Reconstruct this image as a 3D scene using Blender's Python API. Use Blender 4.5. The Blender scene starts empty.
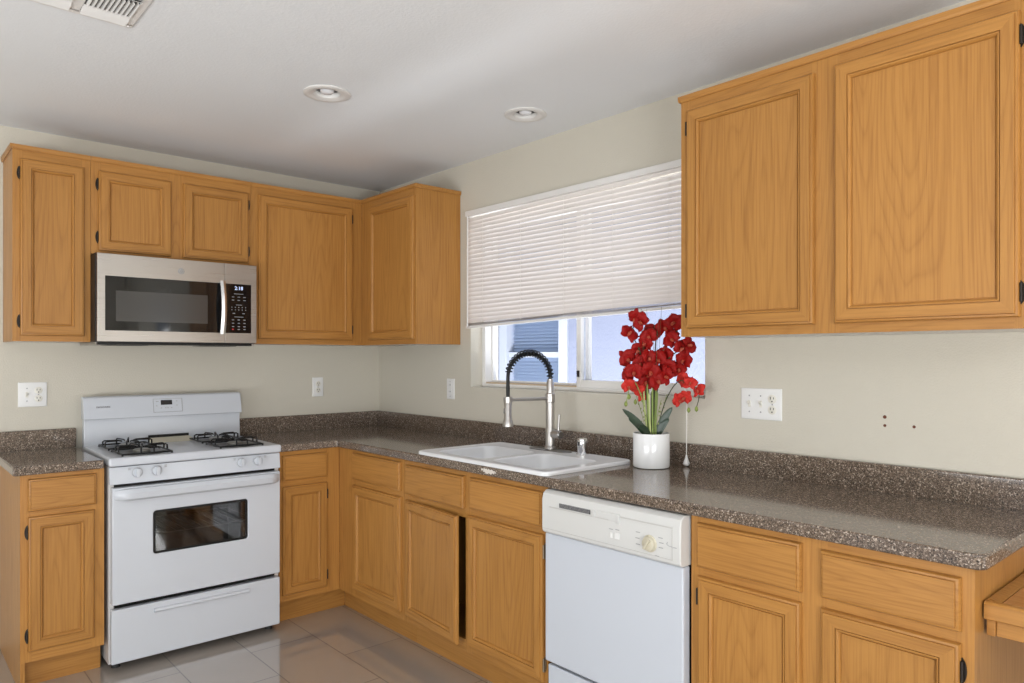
import bpy, bmesh, math, random
from mathutils import Vector, Matrix

random.seed(7)
S = bpy.context.scene
COL = S.collection
R = math.radians

# ------------------------------------------------------------------ camera
cd = bpy.data.cameras.new('camera')
cd.sensor_width = 36.0
cd.lens = 718.81 / 1024 * 36.0
cd.shift_y = 0.0150
cd.clip_start = 0.05
cam = bpy.data.objects.new('camera', cd)
cam.location = (-2.461, -4.065, 1.3475)
cam.rotation_euler = (R(90), 0, -0.7271)
COL.objects.link(cam)
S.camera = cam

# ------------------------------------------------------------------ view, world, daylight, fill lamps
S.view_settings.view_transform = 'Standard'
S.view_settings.look = 'None'
S.view_settings.gamma = 1.0
S.view_settings.use_curve_mapping = False
S.view_settings.exposure = -0.37

W = bpy.data.worlds.new('sky')
W.use_nodes = True
S.world = W
bg = W.node_tree.nodes['Background']
bg.inputs['Color'].default_value = (0.78, 0.87, 1.0, 1)
bg.inputs['Strength'].default_value = 1.2


def area(name, loc, rot, sx, sy, power, color):
    d = bpy.data.lights.new(name, 'AREA')
    d.shape = 'RECTANGLE'
    d.size, d.size_y, d.energy, d.color = sx, sy, power, color
    o = bpy.data.objects.new(name, d)
    o.location, o.rotation_euler = loc, rot
    COL.objects.link(o)
    return o


# daylight from the patio door and the side yard, plus two unseen fill lamps
# (the fills are added, set low and tilted up to brighten the ceiling)
area('patio_daylight', (-.12, -5.95, .95), (R(118), 0, R(90)), .8, 1.7, 40, (0.985, 0.992, 1.0))
area('rear_fill_light', (-3.3, -6.55, .70), (R(138), 0, 0), 2.2, 1.2, 185, (0.985, 0.992, 1.0))  # added fill lamp, lifts the ceiling and back wall from the rear
area('side_yard_daylight', (.80, -1.10, .0), (R(180), R(-14), 0), 1.0, 4.2, 290, (0.985, 0.992, 1.0))
area('side_fill_light', (-5.05, -3.0, .62), (R(148), 0, R(-90)), 2.3, 1.1, 100, (0.985, 0.992, 1.0))  # added fill lamp on the left, aimed up at the ceiling


# ------------------------------------------------------------------ materials
def mat(name, color=(.8, .8, .8), rough=.5, metal=0.0, spec=.5, coat=0.0, emit=None, estr=0.0):
    m = bpy.data.materials.new(name)
    m.use_nodes = True
    b = m.node_tree.nodes['Principled BSDF']
    b.inputs['Base Color'].default_value = (*color, 1)
    b.inputs['Roughness'].default_value = rough
    b.inputs['Metallic'].default_value = metal
    b.inputs['Specular IOR Level'].default_value = spec
    b.inputs['Coat Weight'].default_value = coat
    b.inputs['Coat Roughness'].default_value = .08
    if emit:
        b.inputs['Emission Color'].default_value = (*emit, 1)
        b.inputs['Emission Strength'].default_value = estr
    return m


class NT:
    def __init__(s, m):
        s.t = m.node_tree
        s.b = s.t.nodes['Principled BSDF']

    def n(s, typ, ins=None, **kw):
        x = s.t.nodes.new(typ)
        for k, v in kw.items():
            setattr(x, k, v)
        for k, v in (ins or {}).items():
            if isinstance(v, bpy.types.NodeSocket):
                s.t.links.new(v, x.inputs[k])
            else:
                x.inputs[k].default_value = v
        return x

    def math(s, op, a, b=0.0, c=0.0):
        return s.n('ShaderNodeMath', {0: a, 1: b, 2: c}, operation=op).outputs[0]

    def ramp(s, fac, stops, interp='LINEAR'):
        x = s.n('ShaderNodeValToRGB', {'Fac': fac})
        cr = x.color_ramp
        cr.interpolation = interp
        while len(cr.elements) < len(stops):
            cr.elements.new(0.5)
        for e, (p, c) in zip(cr.elements, stops):
            e.position = p
            e.color = (*c, 1) if len(c) == 3 else c
        return x.outputs['Color']

    def mix(s, fac, a, b, mode='MIX'):
        x = s.n('ShaderNodeMix', data_type='RGBA', blend_type=mode)
        for k, v in ((0, fac), (6, a), (7, b)):
            if isinstance(v, bpy.types.NodeSocket):
                s.t.links.new(v, x.inputs[k])
            else:
                x.inputs[k].default_value = v if k == 0 else (*v, 1)
        return x.outputs[2]

    def set(s, k, v):
        if isinstance(v, bpy.types.NodeSocket):
            s.t.links.new(v, s.b.inputs[k])
        else:
            s.b.inputs[k].default_value = v

    def bump(s, h, strength, dist=.001):
        x = s.n('ShaderNodeBump', {'Height': h, 'Strength': strength, 'Distance': dist})
        s.t.links.new(x.outputs[0], s.b.inputs['Normal'])


def wood(name, axis='z', light=(.465, .222, .055), dark=(.275, .110, .024), rough=.36):
    m = mat(name, light, rough, spec=.35)
    N = NT(m)
    tc = N.n('ShaderNodeTexCoord')
    oi = N.n('ShaderNodeObjectInfo')
    off = N.n('ShaderNodeVectorMath', {0: oi.outputs['Random'], 1: (37.0, 53.0, 71.0)}, operation='MULTIPLY')
    p = N.n('ShaderNodeVectorMath', {0: tc.outputs['Object'], 1: off.outputs[0]}, operation='ADD').outputs[0]

    def stretch(k):
        v = {'z': (1, 1, k), 'x': (k, 1, 1), 'y': (1, k, 1)}[axis]
        return N.n('ShaderNodeVectorMath', {0: p, 1: v}, operation='MULTIPLY').outputs[0]
    cath = N.n('ShaderNodeTexNoise', {'Vector': stretch(.085), 'Scale': 4.2, 'Detail': 1.6, 'Roughness': .45, 'Distortion': .25})
    rings = N.math('FRACT', N.math('MULTIPLY', cath.outputs['Fac'], 34.0))
    ringc = N.ramp(rings, [(0, (.05, .05, .05)), (.14, (.60, .60, .60)), (.50, (1, 1, 1)), (.86, (.80, .80, .80)), (1, (.05, .05, .05))])
    streak = N.n('ShaderNodeTexNoise', {'Vector': stretch(.022), 'Scale': 190.0, 'Detail': 3.0, 'Roughness': .6})
    streakc = N.ramp(streak.outputs['Fac'], [(.34, (.25, .25, .25)), (.56, (1, 1, 1))])
    broad = N.n('ShaderNodeTexNoise', {'Vector': stretch(.12), 'Scale': 11.0, 'Detail': 3.0})
    f1 = N.math('MULTIPLY', ringc, .25)
    f2 = N.math('MULTIPLY', streakc, .38)
    f3 = N.math('MULTIPLY', broad.outputs['Fac'], .36)
    fac = N.math('ADD', N.math('ADD', f1, f2), f3)
    col = N.mix(N.math('MULTIPLY_ADD', fac, 1.25, -.05), dark, light)
    hsv = N.n('ShaderNodeHueSaturation', {'Color': col, 'Value': N.math('MULTIPLY_ADD', oi.outputs['Random'], .10, .95)})
    N.set('Base Color', hsv.outputs[0])
    N.set('Roughness', N.math('MULTIPLY_ADD', streakc, -.06, rough + .05))
    N.bump(streakc, .12, .0006)
    return m


def paint(name, color, bump=.25, scale=170.0, rough=.85):
    m = mat(name, color, rough, spec=.25)
    N = NT(m)
    tc = N.n('ShaderNodeTexCoord')
    a = N.n('ShaderNodeTexNoise', {'Vector': tc.outputs['Object'], 'Scale': scale, 'Detail': 2.0})
    b = N.n('ShaderNodeTexNoise', {'Vector': tc.outputs['Object'], 'Scale': 2.0, 'Detail': 2.0})
    N.set('Base Color', N.mix(b.outputs['Fac'], tuple(c * .97 for c in color), tuple(min(1, c * 1.03) for c in color)))
    N.bump(N.ramp(a.outputs['Fac'], [(.42, (0, 0, 0)), (.62, (1, 1, 1))]), bump, .0015)
    return m


def stone(name, chip=None):
    m = mat(name, (.2, .16, .13), .10, spec=.7)
    N = NT(m)
    tc = N.n('ShaderNodeTexCoord')
    P = tc.outputs['Object']

    def cells(scale, stops):
        v = N.n('ShaderNodeTexVoronoi', {'Vector': P, 'Scale': scale})
        sep = N.n('ShaderNodeSeparateColor', {0: v.outputs['Color']})
        return N.ramp(sep.outputs[0], stops, 'CONSTANT'), sep.outputs[1]
    c1, k1 = cells(270.0, [(0, (.015, .011, .008)), (.18, (.078, .053, .036)), (.50, (.150, .106, .077)), (.80, (.29, .217, .165)), (.92, (.64, .53, .43))])
    c2, k2 = cells(520.0, [(0, (.03, .024, .020)), (.2, (.120, .086, .064)), (.6, (.21, .157, .120)), (.88, (.48, .39, .31))])
    col = N.mix(.45, c1, c2)
    if chip:
        cx, cy, cz, ry, rz = chip
        d = N.n('ShaderNodeVectorMath', {0: P, 1: (cx, cy, cz)}, operation='SUBTRACT').outputs[0]
        d = N.n('ShaderNodeVectorMath', {0: d, 1: (1 / .03, 1 / ry, 1 / rz)}, operation='MULTIPLY').outputs[0]
        ln = N.n('ShaderNodeVectorMath', {0: d}, operation='LENGTH').outputs['Value']
        nz = N.n('ShaderNodeTexNoise', {'Vector': P, 'Scale': 70.0, 'Detail': 3.0})
        msk = N.math('LESS_THAN', N.math('MULTIPLY_ADD', nz.outputs['Fac'], 1.5, N.math('SUBTRACT', ln, .75)), .78)
        col = N.mix(msk, col, (.66, .61, .56))
    N.set('Base Color', col)
    return m


def tile_floor(name):
    m = mat(name, (.3, .28, .26), .08, spec=.8, coat=1.0)
    N = NT(m)
    tc = N.n('ShaderNodeTexCoord')
    mp = N.n('ShaderNodeMapping', {'Vector': tc.outputs['Object'], 'Rotation': (0, 0, R(90)), 'Location': (0.3905, .258, 0)})
    # rows run along y: length .61, width .305, half offset
    br = N.n('ShaderNodeTexBrick', {'Vector': mp.outputs[0], 'Color1': (.385, .345, .305, 1), 'Color2': (.415, .372, .330, 1), 'Mortar': (.07, .06, .05, 1),
                                    'Scale': 1.0, 'Mortar Size': .0024, 'Mortar Smooth': .1, 'Bias': 0.0, 'Brick Width': .61, 'Row Height': .305}, offset=.5, offset_frequency=2, squash=1.0)
    ns = N.n('ShaderNodeTexNoise', {'Vector': tc.outputs['Object'], 'Scale': 5.0, 'Detail': 5.0, 'Roughness': .6})
    N.set('Base Color', N.mix(N.math('MULTIPLY', ns.outputs['Fac'], .35), br.outputs['Color'], (.31, .275, .24)))
    N.set('Roughness', N.math('MULTIPLY_ADD', br.outputs['Fac'], .5, .05))
    return m


def steel(name, color=(.50, .47, .44), rough=.30, axis='x'):
    m = mat(name, color, rough, metal=1.0)
    N = NT(m)
    tc = N.n('ShaderNodeTexCoord')
    v = {'x': (1, 1, 1), 'z': (1, 1, 1)}[axis]
    sc = (4, 4, 900) if axis == 'x' else (900, 900, 4)
    p = N.n('ShaderNodeVectorMath', {0: tc.outputs['Object'], 1: sc}, operation='MULTIPLY').outputs[0]
    ns = N.n('ShaderNodeTexNoise', {'Vector': p, 'Scale': 1.0, 'Detail': 1.0})
    N.set('Roughness', N.math('MULTIPLY_ADD', ns.outputs['Fac'], .14, rough - .07))
    return m


def thin_glass(name, tint=(1, 1, 1), gloss=.10):
    m = bpy.data.materials.new(name)
    m.use_nodes = True
    t = m.node_tree
    t.nodes.clear()
    o = t.nodes.new('ShaderNodeOutputMaterial')
    a = t.nodes.new('ShaderNodeBsdfTransparent')
    a.inputs[0].default_value = (*tint, 1)
    g = t.nodes.new('ShaderNodeBsdfGlossy')
    g.inputs['Roughness'].default_value = .03
    x = t.nodes.new('ShaderNodeMixShader')
    x.inputs[0].default_value = gloss
    t.links.new(a.outputs[0], x.inputs[1])
    t.links.new(g.outputs[0], x.inputs[2])
    t.links.new(x.outputs[0], o.inputs[0])
    return m


def slat_mat(name):
    m = bpy.data.materials.new(name)
    m.use_nodes = True
    t = m.node_tree
    b = t.nodes['Principled BSDF']
    b.inputs['Base Color'].default_value = (.80, .755, .72, 1)
    b.inputs['Roughness'].default_value = .45
    tr = t.nodes.new('ShaderNodeBsdfTranslucent')
    tr.inputs[0].default_value = (.86, .79, .74, 1)
    x = t.nodes.new('ShaderNodeMixShader')
    x.inputs[0].default_value = .11
    t.links.new(b.outputs[0], x.inputs[1])
    t.links.new(tr.outputs[0], x.inputs[2])
    t.links.new(x.outputs[0], t.nodes['Material Output'].inputs[0])
    return m


M = dict(
    wv=wood('honey_oak_vertical', 'z'),
    wh=wood('honey_oak_horizontal', 'x'),
    wd=wood('oak_desk', 'x', (.50, .235, .075), (.36, .150, .042), .2),
    melamine=mat('white_melamine', (.78, .76, .72), .5),
    inside=mat('dark_cabinet_inside', (.05, .035, .025), .8),
    bronze=mat('dark_bronze', (.030, .024, .020), .45, metal=.6),
    brass=mat('aged_nickel', (.30, .25, .19), .35, metal=.9),
    wall=paint('beige_wall_paint', (.612, .577, .495)),
    ceil=paint('ceiling_paint', (.815, .835, .855), .16, 90.0),
    stone=stone('speckled_brown_countertop'),
    stonechip=stone('speckled_brown_countertop_worn', (-.640, -1.877, .8925, .062, .012)),
    floor=tile_floor('polished_greige_tile'),
    enamel=mat('white_enamel', (.590, .618, .665), .18, spec=.5),
    enamelside=mat('grey_white_side_panel', (.62, .60, .58), .35),
    plastic=mat('white_plastic', (.80, .80, .79), .35),
    dwplastic=mat('warm_white_plastic', (.665, .665, .65), .32),
    dwpanel=mat('white_painted_steel', (.60, .635, .70), .28),
    cream=mat('aged_cream_plastic', (.60, .555, .43), .4),
    grey=mat('light_grey_print', (.42, .42, .43), .6),
    dgrey=mat('dark_grey_print', (.12, .12, .13), .6),
    black=mat('black_plastic', (.008, .008, .008), .4, spec=.3),
    blackglass=mat('black_glass', (.006, .006, .007), .05, spec=.6),
    screen=mat('dark_door_screen', (.055, .052, .050), .12, spec=.6),
    iron=mat('black_enamel_iron', (.008, .008, .008), .4, spec=.3),
    bowl=mat('burner_bowl', (.05, .047, .043), .35),
    aluminium=mat('burner_aluminium', (.45, .44, .42), .4, metal=.9),
    steel=steel('brushed_stainless'),
    nickel=mat('brushed_nickel', (.52, .50, .48), .36, metal=1.0),
    satin=mat('satin_steel', (.78, .77, .76), .32, metal=1.0),
    chrome=mat('chrome', (.80, .80, .82), .08, metal=1.0),
    dnickel=mat('dark_nickel', (.25, .24, .23), .3, metal=1.0),
    porcelain=mat('white_porcelain', (.83, .84, .86), .2, spec=.6),
    drain=mat('steel_drain', (.5, .5, .5), .3, metal=1.0),
    vinyl=mat('white_vinyl', (.78, .77, .75), .4),
    tan=mat('tan_sill_track', (.52, .40, .27), .6),
    slat=slat_mat('blind_slat_vinyl'),
    cord=mat('white_cord', (.80, .77, .72), .7),
    glass=thin_glass('window_glass', (.97, .98, 1.0), .012),
    ovenglass=thin_glass('oven_window_glass', (.50, .50, .51), .10),
    oven=mat('oven_liner', (.22, .21, .20), .5),
    rack=mat('oven_rack_wire', (.65, .62, .58), .3, metal=1.0),
    petal=mat('red_orchid_petal', (.30, .005, .004), .6, spec=.25),
    petal2=mat('coral_orchid_petal', (.56, .030, .022), .6, spec=.25),
    lip=mat('orchid_lip', (.42, .07, .035), .5),
    green=mat('green_stem', (.27, .36, .10), .55),
    pale=mat('pale_green_stem', (.50, .55, .24), .55),
    darkstem=mat('dark_stem', (.045, .055, .020), .5),
    leaf=mat('dark_green_leaf', (.020, .045, .022), .28),
    bud=mat('green_bud', (.24, .30, .07), .5),
    soil=mat('dark_potting_moss', (.045, .038, .03), .9),
    pot=mat('white_ceramic', (.86, .87, .88), .12, spec=.6),
    led=mat('blue_white_digits', (.5, .6, .9), .5, emit=(.65, .75, 1.0), estr=1.2),
    pgrey=mat('pale_grey_moulding', (.56, .55, .53), .5),
    offwhite=mat('off_white_device', (.74, .72, .65), .35),
    reddot=mat('red_key', (.5, .03, .03), .5),
    keyp=mat('key_legend_grey', (.34, .34, .35), .6),
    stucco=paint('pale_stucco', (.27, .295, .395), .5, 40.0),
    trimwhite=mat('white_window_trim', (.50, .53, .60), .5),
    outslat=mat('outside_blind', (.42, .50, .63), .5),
    ground=mat('pale_gravel', (.5, .48, .45), .9),
    bulb=mat('unlit_bulb_glass', (.82, .83, .86), .25),
    canin=mat('lamp_can_inside', (.34, .33, .32), .45),
    hole=mat('brown_screw_hole', (.14, .045, .025), .8),
    rubber=mat('black_foot', (.015, .015, .015), .6),
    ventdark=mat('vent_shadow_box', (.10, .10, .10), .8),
)


# ------------------------------------------------------------------ mesh builder
class MB:
    def __init__(s):
        s.bm = bmesh.new()

    def _mi(s, faces, mi):
        for f in faces:
            f.material_index = mi

    def box(s, x0, x1, y0, y1, z0, z1, mi=0, mis=None):
        x0, x1 = sorted((x0, x1)); y0, y1 = sorted((y0, y1)); z0, z1 = sorted((z0, z1))
        v = [s.bm.verts.new(p) for p in ((x0, y0, z0), (x1, y0, z0), (x1, y1, z0), (x0, y1, z0), (x0, y0, z1), (x1, y0, z1), (x1, y1, z1), (x0, y1, z1))]
        names = ('bottom', 'top', 'front', 'right', 'back', 'left')
        for nm, q in zip(names, ((3, 2, 1, 0), (4, 5, 6, 7), (0, 1, 5, 4), (1, 2, 6, 5), (2, 3, 7, 6), (3, 0, 4, 7))):
            f = s.bm.faces.new([v[i] for i in q])
            f.material_index = (mis or {}).get(nm, mi)
        return s

    def loft(s, rings, mi=0, cap0=True, cap1=True, closed=True):
        rs = [[s.bm.verts.new(p) for p in r] for r in rings]
        for a, b in zip(rs, rs[1:]):
            n = len(a)
            for i in range(n if closed else n - 1):
                j = (i + 1) % n
                s.bm.faces.new((a[i], a[j], b[j], b[i])).material_index = mi
        if cap0:
            s.bm.faces.new(rs[0][::-1]).material_index = mi
        if cap1:
            s.bm.faces.new(rs[-1]).material_index = mi
        return s

    def tube(s, pts, r, seg=8, mi=0, caps=True):
        pts = [Vector(p) for p in pts]
        rr = r if isinstance(r, (list, tuple)) else [r] * len(pts)
        t0 = (pts[1] - pts[0]).normalized()
        up = Vector((0, 0, 1)) if abs(t0.z) < .9 else Vector((1, 0, 0))
        u = t0.cross(up).normalized()
        rings = []
        for i, p in enumerate(pts):
            t = (pts[min(i + 1, len(pts) - 1)] - pts[max(i - 1, 0)]).normalized()
            u = (u - t * u.dot(t)).normalized()
            w = t.cross(u)
            rings.append([p + (u * math.cos(a) + w * math.sin(a)) * rr[i] for a in (2 * math.pi * k / seg for k in range(seg))])
        return s.loft(rings, mi, caps, caps)

    def cyl(s, p0, p1, r0, r1=None, seg=24, mi=0):
        return s.tube([p0, p1], [r0, r0 if r1 is None else r1], seg, mi)

    def lathe(s, prof, c=(0, 0, 0), seg=32, mi=0, axis='z', cap0=True, cap1=True):
        rings = []
        for r, h in prof:
            ring = []
            for k in range(seg):
                a = 2 * math.pi * k / seg
                x, y = r * math.cos(a), r * math.sin(a)
                p = {'z': (x, y, h), 'y': (x, h, -y), 'x': (h, x, y)}[axis]
                ring.append((c[0] + p[0], c[1] + p[1], c[2] + p[2]))
            rings.append(ring)
        return s.loft(rings, mi, cap0, cap1)

    def xform(s, mtx, start=0):
        bmesh.ops.transform(s.bm, matrix=mtx, verts=list(s.bm.verts)[start:])
        return s

    def build(s, name, mats, parent=None, bevel=0, seg=2, smooth=True, fix=True, loc=None):
        if fix:
            bmesh.ops.recalc_face_normals(s.bm, faces=s.bm.faces)
        me = bpy.data.meshes.new(name)
        s.bm.to_mesh(me)
        s.bm.free()
        for m in (mats if isinstance(mats, (list, tuple)) else [mats]):
            me.materials.append(M[m] if isinstance(m, str) else m)
        if smooth:
            me.polygons.foreach_set('use_smooth', [True] * len(me.polygons))
            me.set_sharp_from_angle(angle=R(38))
        o = bpy.data.objects.new(name, me)
        COL.objects.link(o)
        if parent:
            o.parent = parent
        if loc:
            o.location = loc
        if bevel:
            b = o.modifiers.new('bevel', 'BEVEL')
            b.width, b.segments, b.limit_method, b.angle_limit = bevel, seg, 'ANGLE', R(40)
            b.harden_normals = True
        return o


def cut(o, cutters):
    """boolean difference, applied"""
    for c in cutters:
        b = o.modifiers.new('cut', 'BOOLEAN')
        b.operation, b.object, b.solver = 'DIFFERENCE', c, 'EXACT'
    bpy.context.view_layer.update()
    dg = bpy.context.evaluated_depsgraph_get()
    me = bpy.data.meshes.new_from_object(o.evaluated_get(dg))
    o.modifiers.clear()
    me.polygons.foreach_set('use_smooth', [True] * len(me.polygons))
    me.set_sharp_from_angle(angle=R(30))
    o.data = me
    for c in cutters:
        bpy.data.objects.remove(c, do_unlink=True)


def tag(o, label, cat, group=None):
    o['label'] = label
    o['category'] = cat
    if group:
        o['group'] = group
    return o


def thing(name, label, cat, loc=(0, 0, 0), rz=0, group=None):
    o = bpy.data.objects.new(name, None)
    o.empty_display_size = .1
    o.location = loc
    o.rotation_euler = (0, 0, rz)
    COL.objects.link(o)
    return tag(o, label, cat, group)


def struct(o, label=None):
    o['kind'] = 'structure'
    if label:
        o['label'] = label
    return o


def text_mesh(name, txt, size, parent, m, mtx, depth=.0004, align='CENTER'):
    c = bpy.data.curves.new(name, 'FONT')
    c.body, c.size, c.extrude, c.align_x, c.align_y = txt, size, depth, align, 'CENTER'
    t = bpy.data.objects.new(name, c)
    COL.objects.link(t)
    bpy.context.view_layer.update()
    me = bpy.data.meshes.new_from_object(t.evaluated_get(bpy.context.evaluated_depsgraph_get()))
    bpy.data.objects.remove(t, do_unlink=True)
    me.transform(mtx)
    me.materials.clear()
    me.materials.append(M[m])
    o = bpy.data.objects.new(name, me)
    COL.objects.link(o)
    o.parent = parent
    return o


FRONT = Matrix.Rotation(R(90), 4, 'X')      # text plane -> local xz plane facing -y

# ------------------------------------------------------------------ room shell
XL, YR, ZC = -5.5, -7.0, 2.421
b = MB(); b.box(XL - .15, .20, YR - .15, .15, -.1, 0)
struct(b.build('floor', 'floor'), 'polished greige rectangular tile floor')

b = MB(); b.box(XL - .15, .20, YR - .15, .15, ZC, ZC + .12)
ceil = b.build('ceiling', ['ceil'])
LAMPS = [(-1.078, -1.378), (-.302, -1.728)]
cs = []
for lx, ly in LAMPS:
    b = MB(); b.cyl((lx, ly, ZC - .1), (lx, ly, ZC + .105), .066, seg=40)
    cs.append(b.build('cutter', ['ceil'], fix=True))
cut(ceil, cs)
struct(ceil, 'white textured ceiling')

b = MB(); b.box(XL - .15, .20, 0, .15, 0, ZC)
struct(b.build('wall_back', 'wall'), 'beige wall behind the range and wall cabinets')

WY0, WY1, WZ0, WZ1 = -2.448, -.957, 1.181, 2.12     # kitchen window opening
b = MB()
b.box(0, .20, -5.25, WY0, 0, ZC); b.box(0, .20, WY1, 0, 0, ZC)
b.box(0, .20, YR, -6.45, 0, ZC); b.box(0, .20, -6.45, -5.25, 2.1, ZC)      # patio door opening behind the camera
b.box(0, .20, WY0, WY1, 0, WZ0); b.box(0, .20, WY0, WY1, WZ1, ZC)
struct(b.build('wall_right', 'wall'), 'beige wall with the kitchen window')

b = MB()                                            # left wall with a big window opening
b.box(XL - .15, XL, YR, -4.4, 0, ZC); b.box(XL - .15, XL, -2.0, 0, 0, ZC)
b.box(XL - .15, XL, -4.4, -2.0, 2.2, ZC)
struct(b.build('wall_left', 'wall'))
b = MB()                                            # rear wall with a window opening
b.box(XL - .15, -4.65, YR - .15, YR, 0, ZC); b.box(-2.55, .20, YR - .15, YR, 0, ZC)
b.box(-4.65, -2.55, YR - .15, YR, 2.1, ZC)
struct(b.build('wall_rear', 'wall'))

# ---- kitchen window: frame, fixed pane at the far side, sliding sash at the near side
win = bpy.data.objects.new('window_1', None)
win.location = (.08, (WY0 + WY1) / 2, WZ0)
COL.objects.link(win)
struct(win, 'white sliding window over the sink')
hw = (WY1 - WY0) / 2 - .001
H = WZ1 - WZ0 - .001


def frame_yz(b, x0, x1, y0, y1, z0, z1, wl, wr, wb, wt, mi=0):
    b.box(x0, x1, y0, y0 + wr, z0, z1, mi); b.box(x0, x1, y1 - wl, y1, z0, z1, mi)
    b.box(x0, x1, y0 + wr, y1 - wl, z0, z0 + wb, mi); b.box(x0, x1, y0 + wr, y1 - wl, z1 - wt, z1, mi)


b = MB(); frame_yz(b, .0, .075, -hw, hw, .001, H, .028, .028, .018, .03)
b.build('window_frame', 'vinyl', win, .002)
b = MB(); b.box(.004, .06, .03, hw - .03, .0185, .026)
b.build('sill_track', 'tan', win)
b = MB(); frame_yz(b, .045, .07, -.012, hw - .0285, .027, H - .031, .010, .022, .010, .02)
b.build('fixed_sash', 'vinyl', win, .002)
b = MB(); frame_yz(b, .006, .034, -hw + .0285, .032, .019, H - .031, .030, .026, .036, .03)
sash = b.build('sliding_sash', 'vinyl', win, .003)
b = MB(); b.box(-.004, .006, .010, .022, .07, .10); b.build('latch', 'bronze', sash, .002)
b = MB(); b.box(.055, .058, .0105, hw - .039, .0375, H - .052); b.build('glass_pane', 'glass', win)
b = MB(); b.box(.018, .021, -hw + .055, .0015, .0555, H - .062); b.build('glass_pane', 'glass', sash)

# ------------------------------------------------------------------ cabinets
DT = .0195


def rect_rings(x0, x1, z0, z1, prof):
    return [[(x0 + i, -h, z0 + i), (x1 - i, -h, z0 + i), (x1 - i, -h, z1 - i), (x0 + i, -h, z1 - i)] for i, h in prof]


def panel_mesh(x0, x1, z0, z1, prof, swap):
    """routed front: rings of (inset, height); material 0 = vertical grain, 1 = horizontal grain on the rails"""
    b = MB()
    rs = [[b.bm.verts.new(p) for p in r] for r in rect_rings(x0, x1, z0, z1, prof)]
    for a, c in zip(rs, rs[1:]):
        for i in range(4):
            j = (i + 1) % 4
            f = b.bm.faces.new((a[i], a[j], c[j], c[i]))
            f.material_index = (1 if i in (0, 2) else 0) if not swap else 1
    b.bm.faces.new(rs[0][::-1]).material_index = 1 if swap else 0
    b.bm.faces.new(rs[-1]).material_index = 1 if swap else 0
    return b


P_DOOR = [(0, .0005), (0, .0105), (.0030, .0148), (.0078, .0160), (.0086, .0150), (.0095, DT), (.0395, DT), (.0403, .0145), (.0416, .0145), (.0422, .0180), (.0450, .0178), (.0480, .0150), (.0500, .0115), (.0508, .0070), (.0522, .0070), (.0530, .0090)]
P_DRAW = [(0, .0005), (0, .0105), (.0030, .0148), (.0078, .0160), (.0086, .0150), (.0095, DT), (.012, DT)]


def hinge(parent, x, z, side, m='bronze'):
    b = MB()
    s = -1 if side == 'L' else 1
    n = 10
    rings = []
    for k in range(n + 1):                                   # leaf with pointed ends on the face frame
        t = k / n
        w = .0015 + .0095 * math.sin(math.pi * t) ** .6
        zz = z - .030 + .060 * t
        rings.append([(x, -.0006, zz), (x + s * w, -.0006, zz), (x + s * w, -.0034, zz), (x, -.0034, zz)])
    b.loft(rings)
    b.cyl((x + s * .003, -.010, z - .024), (x + s * .003, -.010, z + .024), .0036, seg=10)
    b.box(x + s * .0005, x + s * .0055, -.010, -.0006, z - .020, z + .020)
    return b.build('hinge', m, parent)


def door(root, x0, x1, z0, z1, side, hm='bronze', swing=0.0, knuckles=True):
    cx = x0 if side == 'L' else x1
    b = panel_mesh(x0 - cx, x1 - cx, z0, z1, P_DOOR, False)
    o = b.build('door', ['wv', 'wh'], root, loc=(cx, 0, 0))
    if swing:
        o.rotation_euler = (0, 0, -R(swing) if side == 'L' else R(swing))
    if knuckles:
        off = .062
        for zz in (z0 + off, z1 - off):
            hinge(o, 0, zz, side, hm)
    return o


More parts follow.
